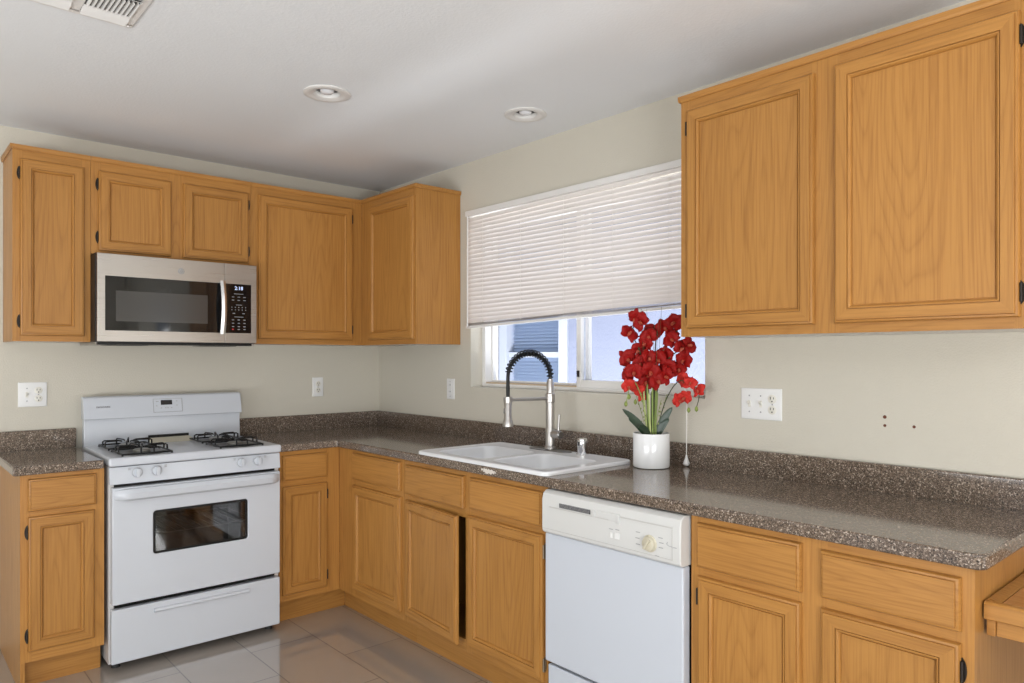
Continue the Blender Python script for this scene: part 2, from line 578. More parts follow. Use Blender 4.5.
def cabinet(name, label, loc, rz, w, z0, z1, depth, doors=(), drawers=(), openings=(), toe=0, trim=None, body_x=None, group=None, under=False, kick_x=None, hm='bronze', end_trim=None, floor_end=None):
    root = thing(name, label, 'cabinet', loc, rz, group)
    bx0, bx1 = body_x or (.0008, w - .0008)
    b = MB()
    t = .016
    y0, y1 = .0205, depth - .002
    zb = toe + .0 if toe else z0
    ob = {'bottom': 1} if under else None
    b.box(bx0, bx0 + t, y0, y1, .0006 if floor_end == 'L' else zb, z1 - .0008)
    b.box(bx1 - t, bx1, y0, y1, .0006 if floor_end == 'R' else zb, z1 - .0008)
    if floor_end:
        e0 = bx0 if floor_end == 'L' else bx1 - t
        b.box(e0, e0 + t, .001, y0, .0006, zb - .0005)
    b.box(bx0 + t, bx1 - t, y0, y1, zb, zb + t, 0, ob)
    if not toe:
        b.box(bx0 + t, bx1 - t, y0, y1, z1 - .0008 - t, z1 - .0008)
    b.box(bx0 + t, bx1 - t, y1 - t, y1, zb + t, z1 - .0008 - t, 2)
    b.build('body', ['wv', 'melamine', 'inside'], root)
    # face frame: a plate with openings, sliced into stiles and rails
    ff = MB()
    xs = sorted({0.0, w, *[o[0] for o in openings], *[o[1] for o in openings]})
    zs = sorted({zb, z1, *[o[2] for o in openings], *[o[3] for o in openings]})
    fx0, fx1 = .0006, w - .0006
    xs[0], xs[-1] = fx0, fx1
    cols = []
    for xa, xb in zip(xs, xs[1:]):
        run = None
        for za, zc in zip(zs, zs[1:]):
            mx, mz = (xa + xb) / 2, (za + zc) / 2
            hole = any(o[0] < mx < o[1] and o[2] < mz < o[3] for o in openings)
            if hole:
                if run: cols.append((xa, xb, *run)); run = None
            else:
                run = (run[0], zc) if run else (za, zc)
        if run: cols.append((xa, xb, *run))
    for xa, xb, za, zc in cols:
        ff.box(xa, xb, .0, .0200, za, zc, 0 if (zc - za) > .25 else 1)
    ff.build('face_frame', ['wv', 'wh'], root)
    if toe:
        k0, k1 = kick_x or (.0008, w - .0008)
        b = MB(); b.box(k0, k1, .068, .082, .0005, toe - .0008)
        b.build('toe_kick', 'wh', root)
    if trim:
        b = MB()
        tx0, tx1, dpth = trim
        prof = [(.0, 0), (-.004, .0), (-.0055, .003), (-.0075, .006), (-.008, .009), (-.008, .0215), (.0, .0215)]
        b.loft([[(x, y - .0007, z1 - .002 + h) for y, h in prof] for x in (tx0 + .0007, tx1 - .0007)])
        for e in (end_trim or ''):
            if e == 'L':
                b.loft([[(tx0 - .0007 + (y), yy, z1 - .002 + h) for y, h in prof] for yy in (-.008, dpth - .003)])
                b.box(tx0 - .008, tx0 + .001, -.0083, 0, z1 + .008, z1 + .0190)
            if e == 'R':
                b.loft([[(tx1 + .0007 - (y), yy, z1 - .002 + h) for y, h in prof] for yy in (-.008, dpth - .003)])
        b.build('top_trim', 'wh', root)
    for d in doors:
        door(root, *d[:5], hm=hm, **(d[5] if len(d) > 5 else {}))
    for x0, x1, za, zc in drawers:
        panel_mesh(x0, x1, za, zc, P_DRAW, True).build('drawer', ['wv', 'wh'], root)
    return root


UZ0, UZ1 = 1.416, 2.252
UA = -.300
# wall A uppers (origin: face plane, left end); local x = world x
cabinet('wall_cabinet', 'tall narrow oak wall cabinet at left end beside the microwave', (-2.009, UA, 0), 0, .299, UZ0, UZ1, .30,
        doors=[(.027, .272, 1.442, 2.212, 'L')], openings=[(.04, .26, 1.455, 2.20)], trim=(0, .299, .30), end_trim='L', under=True)
cabinet('wall_cabinet', 'short two-door oak wall cabinet above the microwave', (-1.710, UA, 0), 0, .747, 1.824, UZ1, .30,
        doors=[(.030, .347, 1.841, 2.210, 'L'), (.403, .730, 1.841, 2.210, 'R')], openings=[(.043, .334, 1.853, 2.198), (.415, .718, 1.853, 2.198)], trim=(0, .747, .30))
cabinet('wall_cabinet', 'wide single-door oak wall cabinet right of microwave, meeting the corner', (-.963, UA, 0), 0, .663, UZ0, UZ1, .30,
        doors=[(.037, .594, 1.444, 2.212, 'R')], openings=[(.05, .58, 1.456, 2.20)], trim=(0, .663, .30), body_x=(.0008, .9605), under=True)
# wall B uppers: local x = world -y
RB = R(-90)
cabinet('wall_cabinet', 'oak corner wall cabinet on window wall, its plain side facing the window', (UA, -.3005, 0), RB, .5665, UZ0, UZ1, .30,
        doors=[(.095, .554, 1.444, 2.210, 'L', dict(knuckles=False))], openings=[(.108, .542, 1.456, 2.198)], trim=(0, .5665, .30), end_trim='R', under=True)
cabinet('wall_cabinet', 'large oak wall cabinet right of the window with two big doors', (UA, -2.546, 0), RB, 1.045, UZ0 + .003, UZ1 + .004, .30,
        doors=[(.031, .490, 1.448, 2.216, 'L'), (.553, 1.018, 1.448, 2.219, 'R')], openings=[(.043, .478, 1.46, 2.205), (.565, 1.005, 1.46, 2.205)],
        trim=(0, 1.045, .30), end_trim='L', under=True)

# base cabinets
FA = -.612
BZ1 = .8725
TK = .118
cabinet('base_cabinet', 'narrow oak base cabinet left of the white range, one drawer over one door', (-2.021, FA, 0), 0, .300, TK, BZ1, .612,
        doors=[(.026, .262, .162, .703, 'L')], drawers=[(.026, .268, .725, .855)], openings=[(.039, .25, .175, .69), (.039, .25, .738, .843)], toe=TK, floor_end='L', kick_x=(.018, .2992))
cabinet('base_cabinet', 'oak base cabinet between the range and the inner corner', (-.944, FA, 0), 0, .332, TK, BZ1, .612,
        doors=[(.013, .255, .152, .696, 'R')], drawers=[(.013, .255, .725, .852)], openings=[(.026, .243, .165, .683), (.026, .243, .738, .84)],
        toe=TK, body_x=(.0008, .941), kick_x=(.0008, .3995))
cabinet('base_cabinet', 'oak base cabinet at the inner corner left of the sink doors', (FA, -.6125, 0), RB, .6225, TK, BZ1, .612,
        doors=[(.158, .603, .160, .692, 'L', dict(knuckles=False))], drawers=[(.158, .598, .722, .856)],
        openings=[(.170, .590, .172, .68), (.170, .586, .735, .844)], toe=TK, kick_x=(-.0665, .6217))
cabinet('base_cabinet', 'oak sink base cabinet with its left door standing ajar', (FA, -1.235, 0), RB, .952, TK, BZ1, .612,
        doors=[(.024, .457, .156, .688, 'L', dict(swing=4.2, knuckles=False)), (.490, .934, .154, .694, 'R')],
        drawers=[(.026, .459, .715, .850), (.503, .934, .724, .851)],
        openings=[(.036, .462, .168, .677), (.502, .922, .166, .682)], toe=TK, hm='brass')
cabinet('base_cabinet', 'oak base cabinet right of the dishwasher with two drawers and two doors', (FA, -2.802, 0), RB, .748, TK, BZ1, .612,
        doors=[(.030, .348, .158, .695, 'L'), (.402, .722, .158, .697, 'R')],
        drawers=[(.027, .348, .722, .853), (.402, .722, .724, .847)],
        openings=[(.043, .335, .17, .683), (.415, .709, .17, .683)], toe=TK, floor_end='R', kick_x=(.0008, .730))

# ------------------------------------------------------------------ countertops
CZ = .910
CB = .8735


def counter(name, label, prism, splash, m, cutter=None):
    root = thing(name, label, 'countertop', (0, 0, 0))
    b = MB()
    b.loft([[(x, y, z) for x, y in prism] for z in (CB, CZ)])
    o = b.build('worktop', m, root)
    if cutter:
        cut(o, cutter)
    bv = o.modifiers.new('bevel', 'BEVEL')
    bv.width, bv.segments, bv.limit_method, bv.angle_limit = .006, 3, 'ANGLE', R(40)
    for s in splash:
        b = MB(); b.box(*s, CZ - .004, 1.0)
        b.build('backsplash', 'stone', root, .004)
    return root


def rounded(cx, cy, r, a0, a1, n=6):
    return [(cx + r * math.cos(R(a0 + (a1 - a0) * k / n)), cy + r * math.sin(R(a0 + (a1 - a0) * k / n))) for k in range(n + 1)]


counter('countertop', 'short speckled brown countertop left of the white range',
        [(-2.047, -.002), (-2.047, -.636), (-1.727, -.636), (-1.727, -.002)], [(-2.047, -1.716, -.022, -.002)], 'stone')
b = MB(); b.box(-.605, -.145, -2.172, -1.375, .8, 1.0)
sinkcut = b.build('cutter', 'stone')
counter('countertop', 'long L-shaped speckled brown countertop holding sink and orchid',
        [(-.002, -.002), (-.945, -.002), (-.945, -.636), (-.648, -.636), (-.640, -.640), (-.636, -.648)] +
        rounded(-.606, -3.547, .030, 180, 270) + [(-.002, -3.577)],
        [(-.945, -.022, -.022, -.002), (-.0215, -.002, -3.577, -.002)], 'stonechip', [sinkcut])

# ------------------------------------------------------------------ sink
SK = thing('kitchen_sink', 'white double-bowl drop-in sink in the countertop', 'sink', (-.3775, -1.7725, CZ))


def rr(x0, x1, y0, y1, r, z, n=5):
    pts = []
    for cx, cy, a0 in ((x1 - r, y1 - r, 0), (x0 + r, y1 - r, 90), (x0 + r, y0 + r, 180), (x1 - r, y0 + r, 270)):
        pts += [(cx + r * math.cos(R(a0 + 90 * k / n)), cy + r * math.sin(R(a0 + 90 * k / n)), z) for k in range(n + 1)]
    return pts


b = MB()
ox0, ox1, oy0, oy1 = -.2525, .2525, -.4185, .4185
b.loft([rr(ox0, ox1, oy0, oy1, .032, .0006), rr(ox0, ox1, oy0, oy1, .032, .010), rr(ox0 + .003, ox1 - .003, oy0 + .003, oy1 - .003, .029, .0145), rr(ox0 + .009, ox1 - .009, oy0 + .009, oy1 - .009, .024, .0165), rr(ox0 + .017, ox1 - .017, oy0 + .017, oy1 - .017, .018, .0150),
        ], cap0=True, cap1=True)
rim = b.build('rim', 'porcelain', SK)
cs = []
BAS = [(.008, .345), (-.360, -.028)]
for y0, y1 in BAS:
    b = MB(); b.loft([rr(-.205, .125, y0, y1, .055, -.05), rr(-.205, .125, y0, y1, .055, .05)])
    c_ = b.build('cutter', 'porcelain', SK)
    cs.append(c_)
cut(rim, cs)
rim.data.polygons.foreach_set('use_smooth', [True] * len(rim.data.polygons))
rim.data.set_sharp_from_angle(angle=R(30))
for y0, y1 in BAS:
    b = MB()
    rings = [rr(-.205, .125, y0, y1, .055, .0145), rr(-.203, .123, y0 + .002, y1 - .002, .053, .008), rr(-.196, .116, y0 + .010, y1 - .010, .05, -.10),
             rr(-.180, .100, y0 + .026, y1 - .026, .05, -.165), rr(-.150, .070, y0 + .056, y1 - .056, .045, -.178)]
    b.loft(rings, cap0=False, cap1=True)
    bowl = b.build('bowl', 'porcelain', SK, fix=False)
    sol = bowl.modifiers.new('thick', 'SOLIDIFY'); sol.thickness = .004; sol.offset = -1
    b = MB(); b.lathe([(.042, -.1775), (.042, -.1755), (.030, -.1765), (.012, -.1795)], (-.04, (y0 + y1) / 2, 0)); b.build('drain', 'drain', bowl)

# ------------------------------------------------------------------ faucet
ZS = CZ + .0153
FX, FY = -.172, -1.752
FC = thing('kitchen_faucet', 'brushed nickel pull-down faucet with black spring arch', 'faucet', (FX, FY, ZS))
b = MB()
b.loft([rr(-.028, .028, -.125, .125, .027, 0), rr(-.028, .028, -.125, .125, .027, .004), rr(-.024, .024, -.121, .121, .023, .0065)])
b.build('deck_plate', 'dnickel', FC)
b = MB()
b.lathe([(.026, .007), (.026, .016), (.0215, .020), (.0215, .095), (.0195, .10), (.0195, .215), (.0225, .218), (.0225, .255), (.0165, .260), (.0165, .305), (.0135, .312), (.0135, .322)])
b.build('column', 'nickel', FC)
sd = Vector((-math.cos(R(14)), math.sin(R(14)), 0))
side = Vector((sd.y, -sd.x, 0))


def fp(u, z, s=0.0):
    p = sd * u + side * s
    return (p.x, p.y, z)


b = MB(); b.tube([fp(.02, .234), fp(.195, .234)], .0075, 12)
b.lathe([(.0195, .222), (.0195, .246)], fp(.215, 0), 24)
b.build('support_arm', 'nickel', FC)
arc = []
RC = .1075
for k in range(41):
    a = math.pi * k / 40
    arc.append((RC - RC * math.cos(a), .330 + RC * 1.02 * math.sin(a)))
path = [(0, .30), (0, .315)] + arc + [(.215, .31), (.215, .27), (.215, .21)]
b = MB(); b.tube([fp(u, z) for u, z in path], .0082, 10)
b.build('hose', 'black', FC)
# coil
b = MB()
pts = []
dense = []
for (u0, z0), (u1, z1) in zip(arc, arc[1:]):
    dense.append((u0, z0, u1 - u0, z1 - z0))
turns = 20
nst = turns * 10
for k in range(nst + 1):
    t = k / nst * .93
    a = math.pi * t
    cu, cz = RC - RC * math.cos(a), .330 + RC * 1.02 * math.sin(a)
    nu, nz = -math.cos(a), math.sin(a)
    ph = 2 * math.pi * turns * k / nst
    rr_ = .0142
    pts.append(fp(cu + nu * rr_ * math.cos(ph), cz + nz * rr_ * math.cos(ph), rr_ * math.sin(ph)))
b.tube(pts, .0033, 6)
b.build('spring', 'iron', FC)
b = MB(); b.lathe([(.0135, .245), (.0135, .248), (.0165, .243), (.0165, .15), (.0205, .143), (.024, .125), (.024, .118), (.019, .116)], fp(.215, 0), 24)
sp = b.build('spray_head', 'nickel', FC)
b = MB(); b.box(-.004, .004, -.003, .003, 0, .022)
b.xform(Matrix.Translation(Vector(fp(.232, .175))))
b.build('spray_button', 'dnickel', sp, .001)
b = MB()
b.cyl((0, -.018, .075), (0, -.062, .075), .0185, seg=24)
b.cyl((0, -.062, .075), (0, -.070, .075), .0185, .014, 24, 1)
b.tube([(0, -.052, .085), (0, -.054, .12), (0, -.058, .165)], [.0065, .0055, .006], 10)
b.build('lever_handle', ['nickel', 'dnickel'], FC)

SD = thing('air_gap', 'small chrome capped cylinder on the sink deck beside the faucet', 'air gap', (-.168, -1.945, ZS))
b = MB(); b.lathe([(.027, 0), (.027, .004), (.0225, .006), (.0225, .050), (.0225, .064), (.020, .069), (.012, .0705)], seg=32); b.build('cap', 'chrome', SD)
b = MB(); b.box(-.0232, -.0222, -.004, .004, .040, .056); b.build('slot', 'black', SD)

# ------------------------------------------------------------------ range (local x right, y into the wall)
RG = thing('gas_range', 'white freestanding gas range between the base cabinets', 'range', (-1.332, -.638, 0), R(-0.9))
HW = .375
b = MB()
t = .02
b.box(-HW, -HW + t, .012, .585, .03, .875, 0); b.box(HW - t, HW, .012, .585, .03, .875, 0)
b.box(-HW + t, HW - t, .012, .585, .03, .05, 0); b.box(-HW + t, HW - t, .565, .585, .05, .875, 0)
b.box(-HW + t, HW - t, .012, .565, .27, .285, 1); b.box(-HW + t, HW - t, .012, .565, .785, .80, 1)
b.build('body', ['enamelside', 'black'], RG)
for sx in (-1, 1):
    for yy in (.05, .53):
        b = MB(); b.cyl((sx * .34, yy, .0005), (sx * .34, yy, .031), .018, .014, 14); b.build('foot', 'rubber', RG)
# oven cavity and rack
b = MB()
b.box(-.31, .31, .50, .51, .32, .76); b.box(-.31, -.30, .05, .50, .32, .76); b.box(.30, .31, .05, .50, .32, .76); b.box(-.30, .30, .05, .50, .32, .33); b.box(-.30, .30, .05, .50, .75, .76)
b.build('oven_cavity', 'oven', RG)
b = MB()
for zz in (.545,):
    for yy in (.08, .46):
        b.tube([(-.29, yy, zz), (.29, yy, zz)], .0032, 6)
    for k in range(15):
        x = -.28 + .04 * k
        b.tube([(x, .08, zz), (x, .46, zz)], .0018, 5)
b.build('oven_rack', 'rack', RG)
# cooktop
b = MB()
b.box(-HW - .004, HW + .004, -.018, .53, .877, .915)
b.build('cooktop', 'enamel', RG, .010, 4)
# control panel
b = MB()
b.loft([[(x, -.012, .800), (x, .010, .800), (x, .010, .874), (x, -.004, .874)] for x in (-HW, HW)])
cp = b.build('control_panel', 'enamel', RG, .003)
for kx in (-.269, -.190, .182, .262):
    b = MB()
    c = (kx, -.0085, .846)
    b.lathe([(.0235, 0), (.0235, -.003), (.022, -.0045)], c, 28, 0, 'y')
    b.lathe([(.0212, -.0044), (.0212, -.0052), (.0196, -.0052)], c, 28, 1, 'y')
    b.lathe([(.0195, -.0045), (.0185, -.013), (.0175, -.014)], c, 28, 0, 'y')
    b.loft([[(kx - .0055, -.0225, .846 + dz), (kx + .0055, -.0225, .846 + dz), (kx + .0065, -.030 - .008, .846 + dz * .95), (kx - .0065, -.038, .846 + dz * .95)] for dz in (-.018, .018)])
    k_ = b.build('knob', ['enamel', 'keyp'], RG, .0012)
    s_ = -1 if kx < 0 else 1
    b = MB()
    dx = -.034 if kx in (-.269, .182) else .034
    for q in range(4):
        b.box(kx + dx + (q % 2) * .005, kx + dx + .003 + (q % 2) * .005, -.0105, -.008, .858 + (q // 2) * .006, .861 + (q // 2) * .006)
    b.build('burner_mark', 'keyp', RG)
# oven door with window opening
dx0, dx1, dz0, dz1 = -.369, .366, .289, .787
wx0, wx1, wz0, wz1 = -.208, .208, .482, .672
DF0, DF1 = -.030, .011


def holed(b, x0, x1, z0, z1, a0, a1, c0, c1, y0, y1):
    b.box(x0, a0, y0, y1, z0, z1); b.box(a1, x1, y0, y1, z0, z1)
    b.box(a0, a1, y0, y1, z0, c0); b.box(a0, a1, y0, y1, c1, z1)


b = MB(); b.box(dx0, dx1, DF0, DF1, dz0, dz1)
od = b.build('oven_door', 'enamel', RG)
b = MB(); b.loft([[(x, y, z) for x, z, _ in [(p[0], p[1], 0) for p in rr(wx0, wx1, wz0, wz1, .014, 0)]] for y in (-.1, .1)])
cut(od, [b.build('cutter', 'enamel', RG)])
bv = od.modifiers.new('bevel', 'BEVEL'); bv.width, bv.segments, bv.limit_method, bv.angle_limit = .004, 2, 'ANGLE', R(40)
b = MB(); b.box(wx0 - .002, wx1 + .002, -.022, -.019, wz0 - .002, wz1 + .002)
b.build('oven_window', 'ovenglass', od)
b = MB(); holed(b, wx0 + .0005, wx1 - .0005, wz0 + .0005, wz1 - .0005, wx0 + .010, wx1 - .010, wz0 + .010, wz1 - .010, -.0255, -.0225)
b.build('window_gasket', 'black', od)
# handle: wide moulded bar across the door top
b = MB()
rings = []
n = 28
for k in range(n + 1):
    t = k / n
    x = dx0 + .006 + (dx1 - dx0 - .012) * t
    e = min(1, min(t, 1 - t) / .07)
    f = math.sin(e * math.pi / 2)
    yo = -.030 - .040 * f
    h = .018 + .007 * f
    zc = .757
    rings.append([(x, -.0295, zc + h), (x, yo + .012 * f, zc + h), (x, yo, zc + h * .35), (x, yo + .004 * f, zc - h * .6), (x, yo + .018 * f, zc - h), (x, -.0295, zc - h)])
b.loft(rings)
b.build('handle', 'enamel', od)
# drawer
b = MB(); b.box(-.371, .368, -.024, .011, .036, .267)
dr = b.build('storage_drawer', 'enamel', RG, .005, 3)
b = MB()
b.loft([[(x, -.0245, .243), (x, -.036, .240), (x, -.038, .232), (x, -.034, .226), (x, -.0245, .224)] for x in (-.205, .215)])
b.build('handle', 'enamel', dr, .001)
# backguard
b = MB()
b.loft([[(x, .530, .880), (x, .5785, .880), (x, .5785, 1.048), (x, .536, 1.048), (x, .532, .93)] for x in (-HW, HW)])
b.loft([[(x, .512, 1.043), (x, .5785, 1.043), (x, .5785, 1.153), (x, .548, 1.153), (x, .536, 1.146)] for x in (-HW - .004, HW + .004)])
bgd = b.build('backguard', 'enamel', RG, .004, 3)
tilt = math.atan2(.024, .103)
BGM = Matrix.Translation((0, .5235, 1.095)) @ Matrix.Rotation(-tilt, 4, 'X')


def bgpart(name, x0, x1, z0, z1, th, m, par, y=0.0):
    b = MB(); b.box(x0, x1, -th + y, y, z0, z1); b.xform(BGM)
    return b.build(name, m, par)


clk = bgpart('clock_panel', -.068, .070, -.030, .038, .0018, 'enamel', bgd, .0005)
b = MB(); holed(b, -.068, .072, -.032, .038, -.0665, .0695, -.0305, .0365, -.0022, -.0003); b.xform(BGM); b.build('panel_outline', 'keyp', clk)
bgpart('clock_display', -.032, .022, .006, .030, .0015, 'blackglass', clk, -.0015)
for kx, kz in ((-.052, .024), (-.052, .002), (-.045, .024), (-.030, -.010), (-.010, -.010), (.001, -.010), (.019, -.010), (.045, .024), (.045, .002)):
    bgpart('touch_key', kx - .0028, kx + .0028, kz - .0018, kz + .0018, .002, 'keyp', clk, -.001)
text_mesh('brand_lettering', 'FRIGIDAIRE', .0115, bgd, 'dgrey', BGM @ Matrix.Translation((-.294, -.0012, .006)) @ Matrix.Diagonal((1.05, 1, 1, 1)) @ FRONT, .0003)
# oven vent between the rear burners
b = MB()
b.loft([[(-.105, .452, .9155), (.125, .452, .9155), (.125, .452, .9165), (-.105, .452, .9165)],
        [(-.090, .516, .9155), (.100, .516, .9155), (.100, .512, .937), (-.090, .512, .937)]], 1)
b.box(-.092, .102, .5165, .524, .9155, .950, 0)
b.build('oven_vent', ['black', 'cream'], RG)
# burners and grates
for bx in (-.220, .196):
    for by in (.115, .375):
        b = MB()
        c = (bx, by, .9152)
        b.lathe([(.098, 0), (.098, .003), (.090, .004), (.060, .0015), (.045, .0015)], c, 28, 0)
        bu = b.build('burner_bowl', 'bowl', RG)
        b = MB(); b.lathe([(.034, .002), (.036, .010), (.036, .014), (.028, .018), (.010, .019)], c, 24)
        b.build('burner_cap', 'aluminium', bu)
        b = MB()
        g = .1005
        zt = .9152
        sq = [(bx - g, by - g), (bx + g, by - g), (bx + g, by + g), (bx - g, by + g)]
        for (xa, ya), (xb, yb) in zip(sq, sq[1:] + sq[:1]):
            b.tube([(xa, ya, zt + .008), (xb, yb, zt + .008)], .0042, 6)
        for xa, ya in sq:
            b.tube([(xa, ya, zt + .0004), (xa, ya, zt + .010)], .0045, 6)
        for ax, ay in ((1, 0), (-1, 0), (0, 1), (0, -1)):
            px_, py_ = -ay, ax
            for s_ in (-.5, .5):
                o_ = .026 * s_ * 2
                P = lambda d, z: (bx + ax * d + px_ * o_ * (d / g), by + ay * d + py_ * o_ * (d / g), zt + z)
                b.tube([P(g, .008), P(g, .030), P(g - .006, .034), P(.040, .034), P(.026, .030)], .0037, 6)
        b.build('grate', 'iron', RG)

# ------------------------------------------------------------------ microwave
MW = thing('microwave', 'stainless over-range microwave under the short oak cabinet', 'microwave', (-1.3405, -.405, 1.413))
mx = .3645
b = MB(); b.box(-mx - .004, mx + .004, .022, .402, .003, .4075, 0)
b.build('case', 'black', MW, .003)
b = MB()
b.box(-.365, .365, .030, .36, -.010, .0025, 2)
for x in (-.22, .20):
    b.box(x - .09, x + .09, .08, .20, -.012, -.0102, 0)
b.box(-.362, .340, .000, .028, -.010, .0025, 0)
b.build('vent_base', ['black', 'melamine', 'steel'], MW, .002)
sx = .2035                                   # seam between door and control panel


def slab(b, x0, x1, z0, z1, y0, y1, mi=0):
    b.box(x0, x1, y0, y1, z0, z1, mi)


b = MB(); b.box(-mx, sx - .0006, -.001, .0215, .0045, .4045)
md = b.build('door', 'steel', MW, .0012)
b = MB(); b.box(-.333, sx - .0016, -.0035, -.0012, .055, .304)
b.build('door_glass', 'blackglass', md, .002)
b = MB(); b.box(-.290, .118, -.0042, -.0034, .098, .238)
b.build('viewing_screen', 'screen', md)
b = MB()
rings = []
n = 20
for k in range(n + 1):
    t = k / n
    z = .047 + .268 * t
    bow = math.sin(math.pi * t)
    y = -.020 - .022 * bow
    w = .0125
    rings.append([(.186 - w, y, z), (.186, y - .008, z), (.186 + w, y, z), (.186, y + .006, z)])
b.loft(rings)
for z in (.060, .302):
    b.box(.180, .192, -.026, -.003, z - .009, z + .009)
b.build('handle', 'satin', md)
b = MB(); b.lathe([(.0145, -.0012), (.0145, -.003), (.0135, -.0034)], (-.005, 0, .348), 28, 0, 'y')
em = b.build('round_emblem', 'keyp', md)
b = MB()
for r_ in (.0105,):
    b.tube([(-.005 + r_ * math.cos(a), -.0036, .348 + r_ * math.sin(a)) for a in (2 * math.pi * k / 24 for k in range(25))], .0009, 5)
for sgn in (-1, 1):
    b.tube([(-.005 + sgn * .0045 + .0035 * math.cos(a), -.0036, .348 + .005 * math.sin(a)) for a in (2 * math.pi * k / 14 for k in range(13))], .0008, 5)
b.build('monogram', 'steel', em)
b = MB(); b.box(sx + .0006, mx, -.001, .0215, .0045, .4045)
mp = b.build('control_panel', 'steel', MW, .0012)
b = MB(); b.box(sx + .0022, .336, -.0035, -.0012, .055, .304)
kp = b.build('keypad_glass', 'blackglass', mp, .002)
text_mesh('clock_digits', '2:18', .025, kp, 'led', Matrix.Translation((.272, -.0042, .282)) @ FRONT, .0003)
def key(x0, x1, y0, y1, z0, z1):
    b = MB(); b.box(x0, x1, y0, y1, z0, z1)
    b.build('key_legend', 'keyp', kp)


for r_, z in enumerate((.238, .222)):
    for c_ in range(3):
        x = .243 + .029 * c_
        key(x - .006, x + .006, -.0042, -.0034, z - .0015, z + .0015)
for z in (.186, .173):
    for c_ in range(5):
        x = .237 + .0175 * c_
        key(x - .0018, x + .0018, -.0042, -.0034, z - .0025, z + .0025)
for x in (.247, .296):
    key(x - .006, x + .006, -.0042, -.0034, .153, .157)
for z in (.122, .105, .088, .074):
    for c_ in range(3):
        if z == .074 and c_ == 0:
            continue
        x = .243 + .029 * c_
        key(x - .0055, x + .0055, -.0042, -.0034, z - .002, z + .002)
for x0, x1, z in ((.248, .295, .254), (.258, .288, .198), (.250, .296, .137)):
    key(x0, x1, -.0042, -.0034, z - .0012, z + .0012)
b = MB(); b.box(.238, .247, -.0042, -.0034, .071, .077); b.build('cancel_key', 'reddot', kp)

# ------------------------------------------------------------------ dishwasher (local x = world -y, y into wall)
DW = thing('dishwasher', 'white built-in dishwasher under the long countertop', 'dishwasher', (-.612, -2.190, 0), RB)
w = .607
b = MB(); b.box(.004, w - .004, .012, .58, .10, .868); b.box(.01, w - .01, .06, .075, .001, .10)
b.build('tub', 'black', DW)
b = MB(); b.box(.006, w - .006, -.026, .011, .248, .712)
b.build('door_panel', 'dwpanel', DW, .006, 3)
b = MB(); b.box(.008, w - .008, -.012, .011, .085, .232)
b.build('access_panel', 'dwpanel', DW, .004)
b = MB()
prof = [(.011, .715), (-.034, .715), (-.044, .722), (-.046, .735), (-.046, .835), (-.040, .858), (-.026, .868), (.011, .868)]
b.loft([[(x, y, z) for y, z in prof] for x in (.010, w - .0015)])
con = b.build('console', 'dwplastic', DW, .004, 3)
# raised fascia border, vent slot, latch recess
b = MB()
b.box(.018, w - .030, -.0475, -.0455, .733, .7345); b.box(w - .032, w - .0295, -.0475, -.0455, .733, .826)
b.box(.340, w - .030, -.0480, -.0455, .829, .8325)
b.box(.05, .325, -.0490, -.0455, .812, .8145)
b.build('fascia_lines', 'pgrey', con)
b = MB(); b.box(.098, .245, -.0475, -.0450, .817, .833, 0)
vt = b.build('vent_slot', 'black', con, .003)
b = MB()
for k in range(4):
    z = .8185 + .0040 * k
    b.box(.100, .243, -.0485, -.0472, z, z + .0016)
b.build('vent_bars', 'keyp', vt)
b = MB(); b.loft([[(x, -.045, .812), (x, -.049, .812), (x, -.052, .820), (x, -.052, .832), (x, -.045, .838)] for x in (.255, .268)])
b.loft([[(x, -.045, .812), (x, -.0475, .812), (x, -.0485, .836), (x, -.045, .838)] for x in (.268, .360)])
b.loft([[(x, -.045, .804), (x, -.049, .806), (x, -.052, .820), (x, -.050, .836), (x, -.045, .838)] for x in (.360, .372)])
b.build('latch_grip', 'dwplastic', con, .002)
b = MB(); b.box(.352, .372, -.049, -.0455, .757, .778)
b.box(.332, .342, -.049, -.0455, .757, .775)
b.build('button', 'plastic', con, .0015)
b = MB()
b.lathe([(.0270, -.0455), (.0270, -.047), (.0260, -.0485), (.025, -.049)], (.492, 0, .768), 32, 0, 'y')
b.lathe([(.0230, -.049), (.0215, -.058), (.020, -.059)], (.492, 0, .768), 32, 0, 'y')
kn = b.build('dial_knob', 'cream', con)
b = MB(); b.box(-.004, .004, -.068, -.0585, -.019, .019); b.xform(Matrix.Translation((.492, 0, .768)) @ Matrix.Rotation(R(35), 4, 'Y'))
b.build('dial_grip', 'cream', kn, .0015)
for x, z in ((.446, .795), (.444, .776), (.446, .757), (.533, .793), (.536, .778), (.534, .763), (.335, .785), (.362, .787), (.52, .735)):
    b = MB(); b.box(x - .008, x + .008, -.0468, -.0458, z - .0011, z + .0011)
    b.build('dial_legend', 'keyp', con)
b = MB()
b.tube([(.568 + .012 * math.cos(a), -.0465, .780 + .006 * math.sin(a)) for a in [R(130 + 12 * k) for k in range(16)]], .0010, 5)
b.box(.572, .592, -.0468, -.0458, .7715, .7742)
b.build('swirl_emblem', 'grey', con)

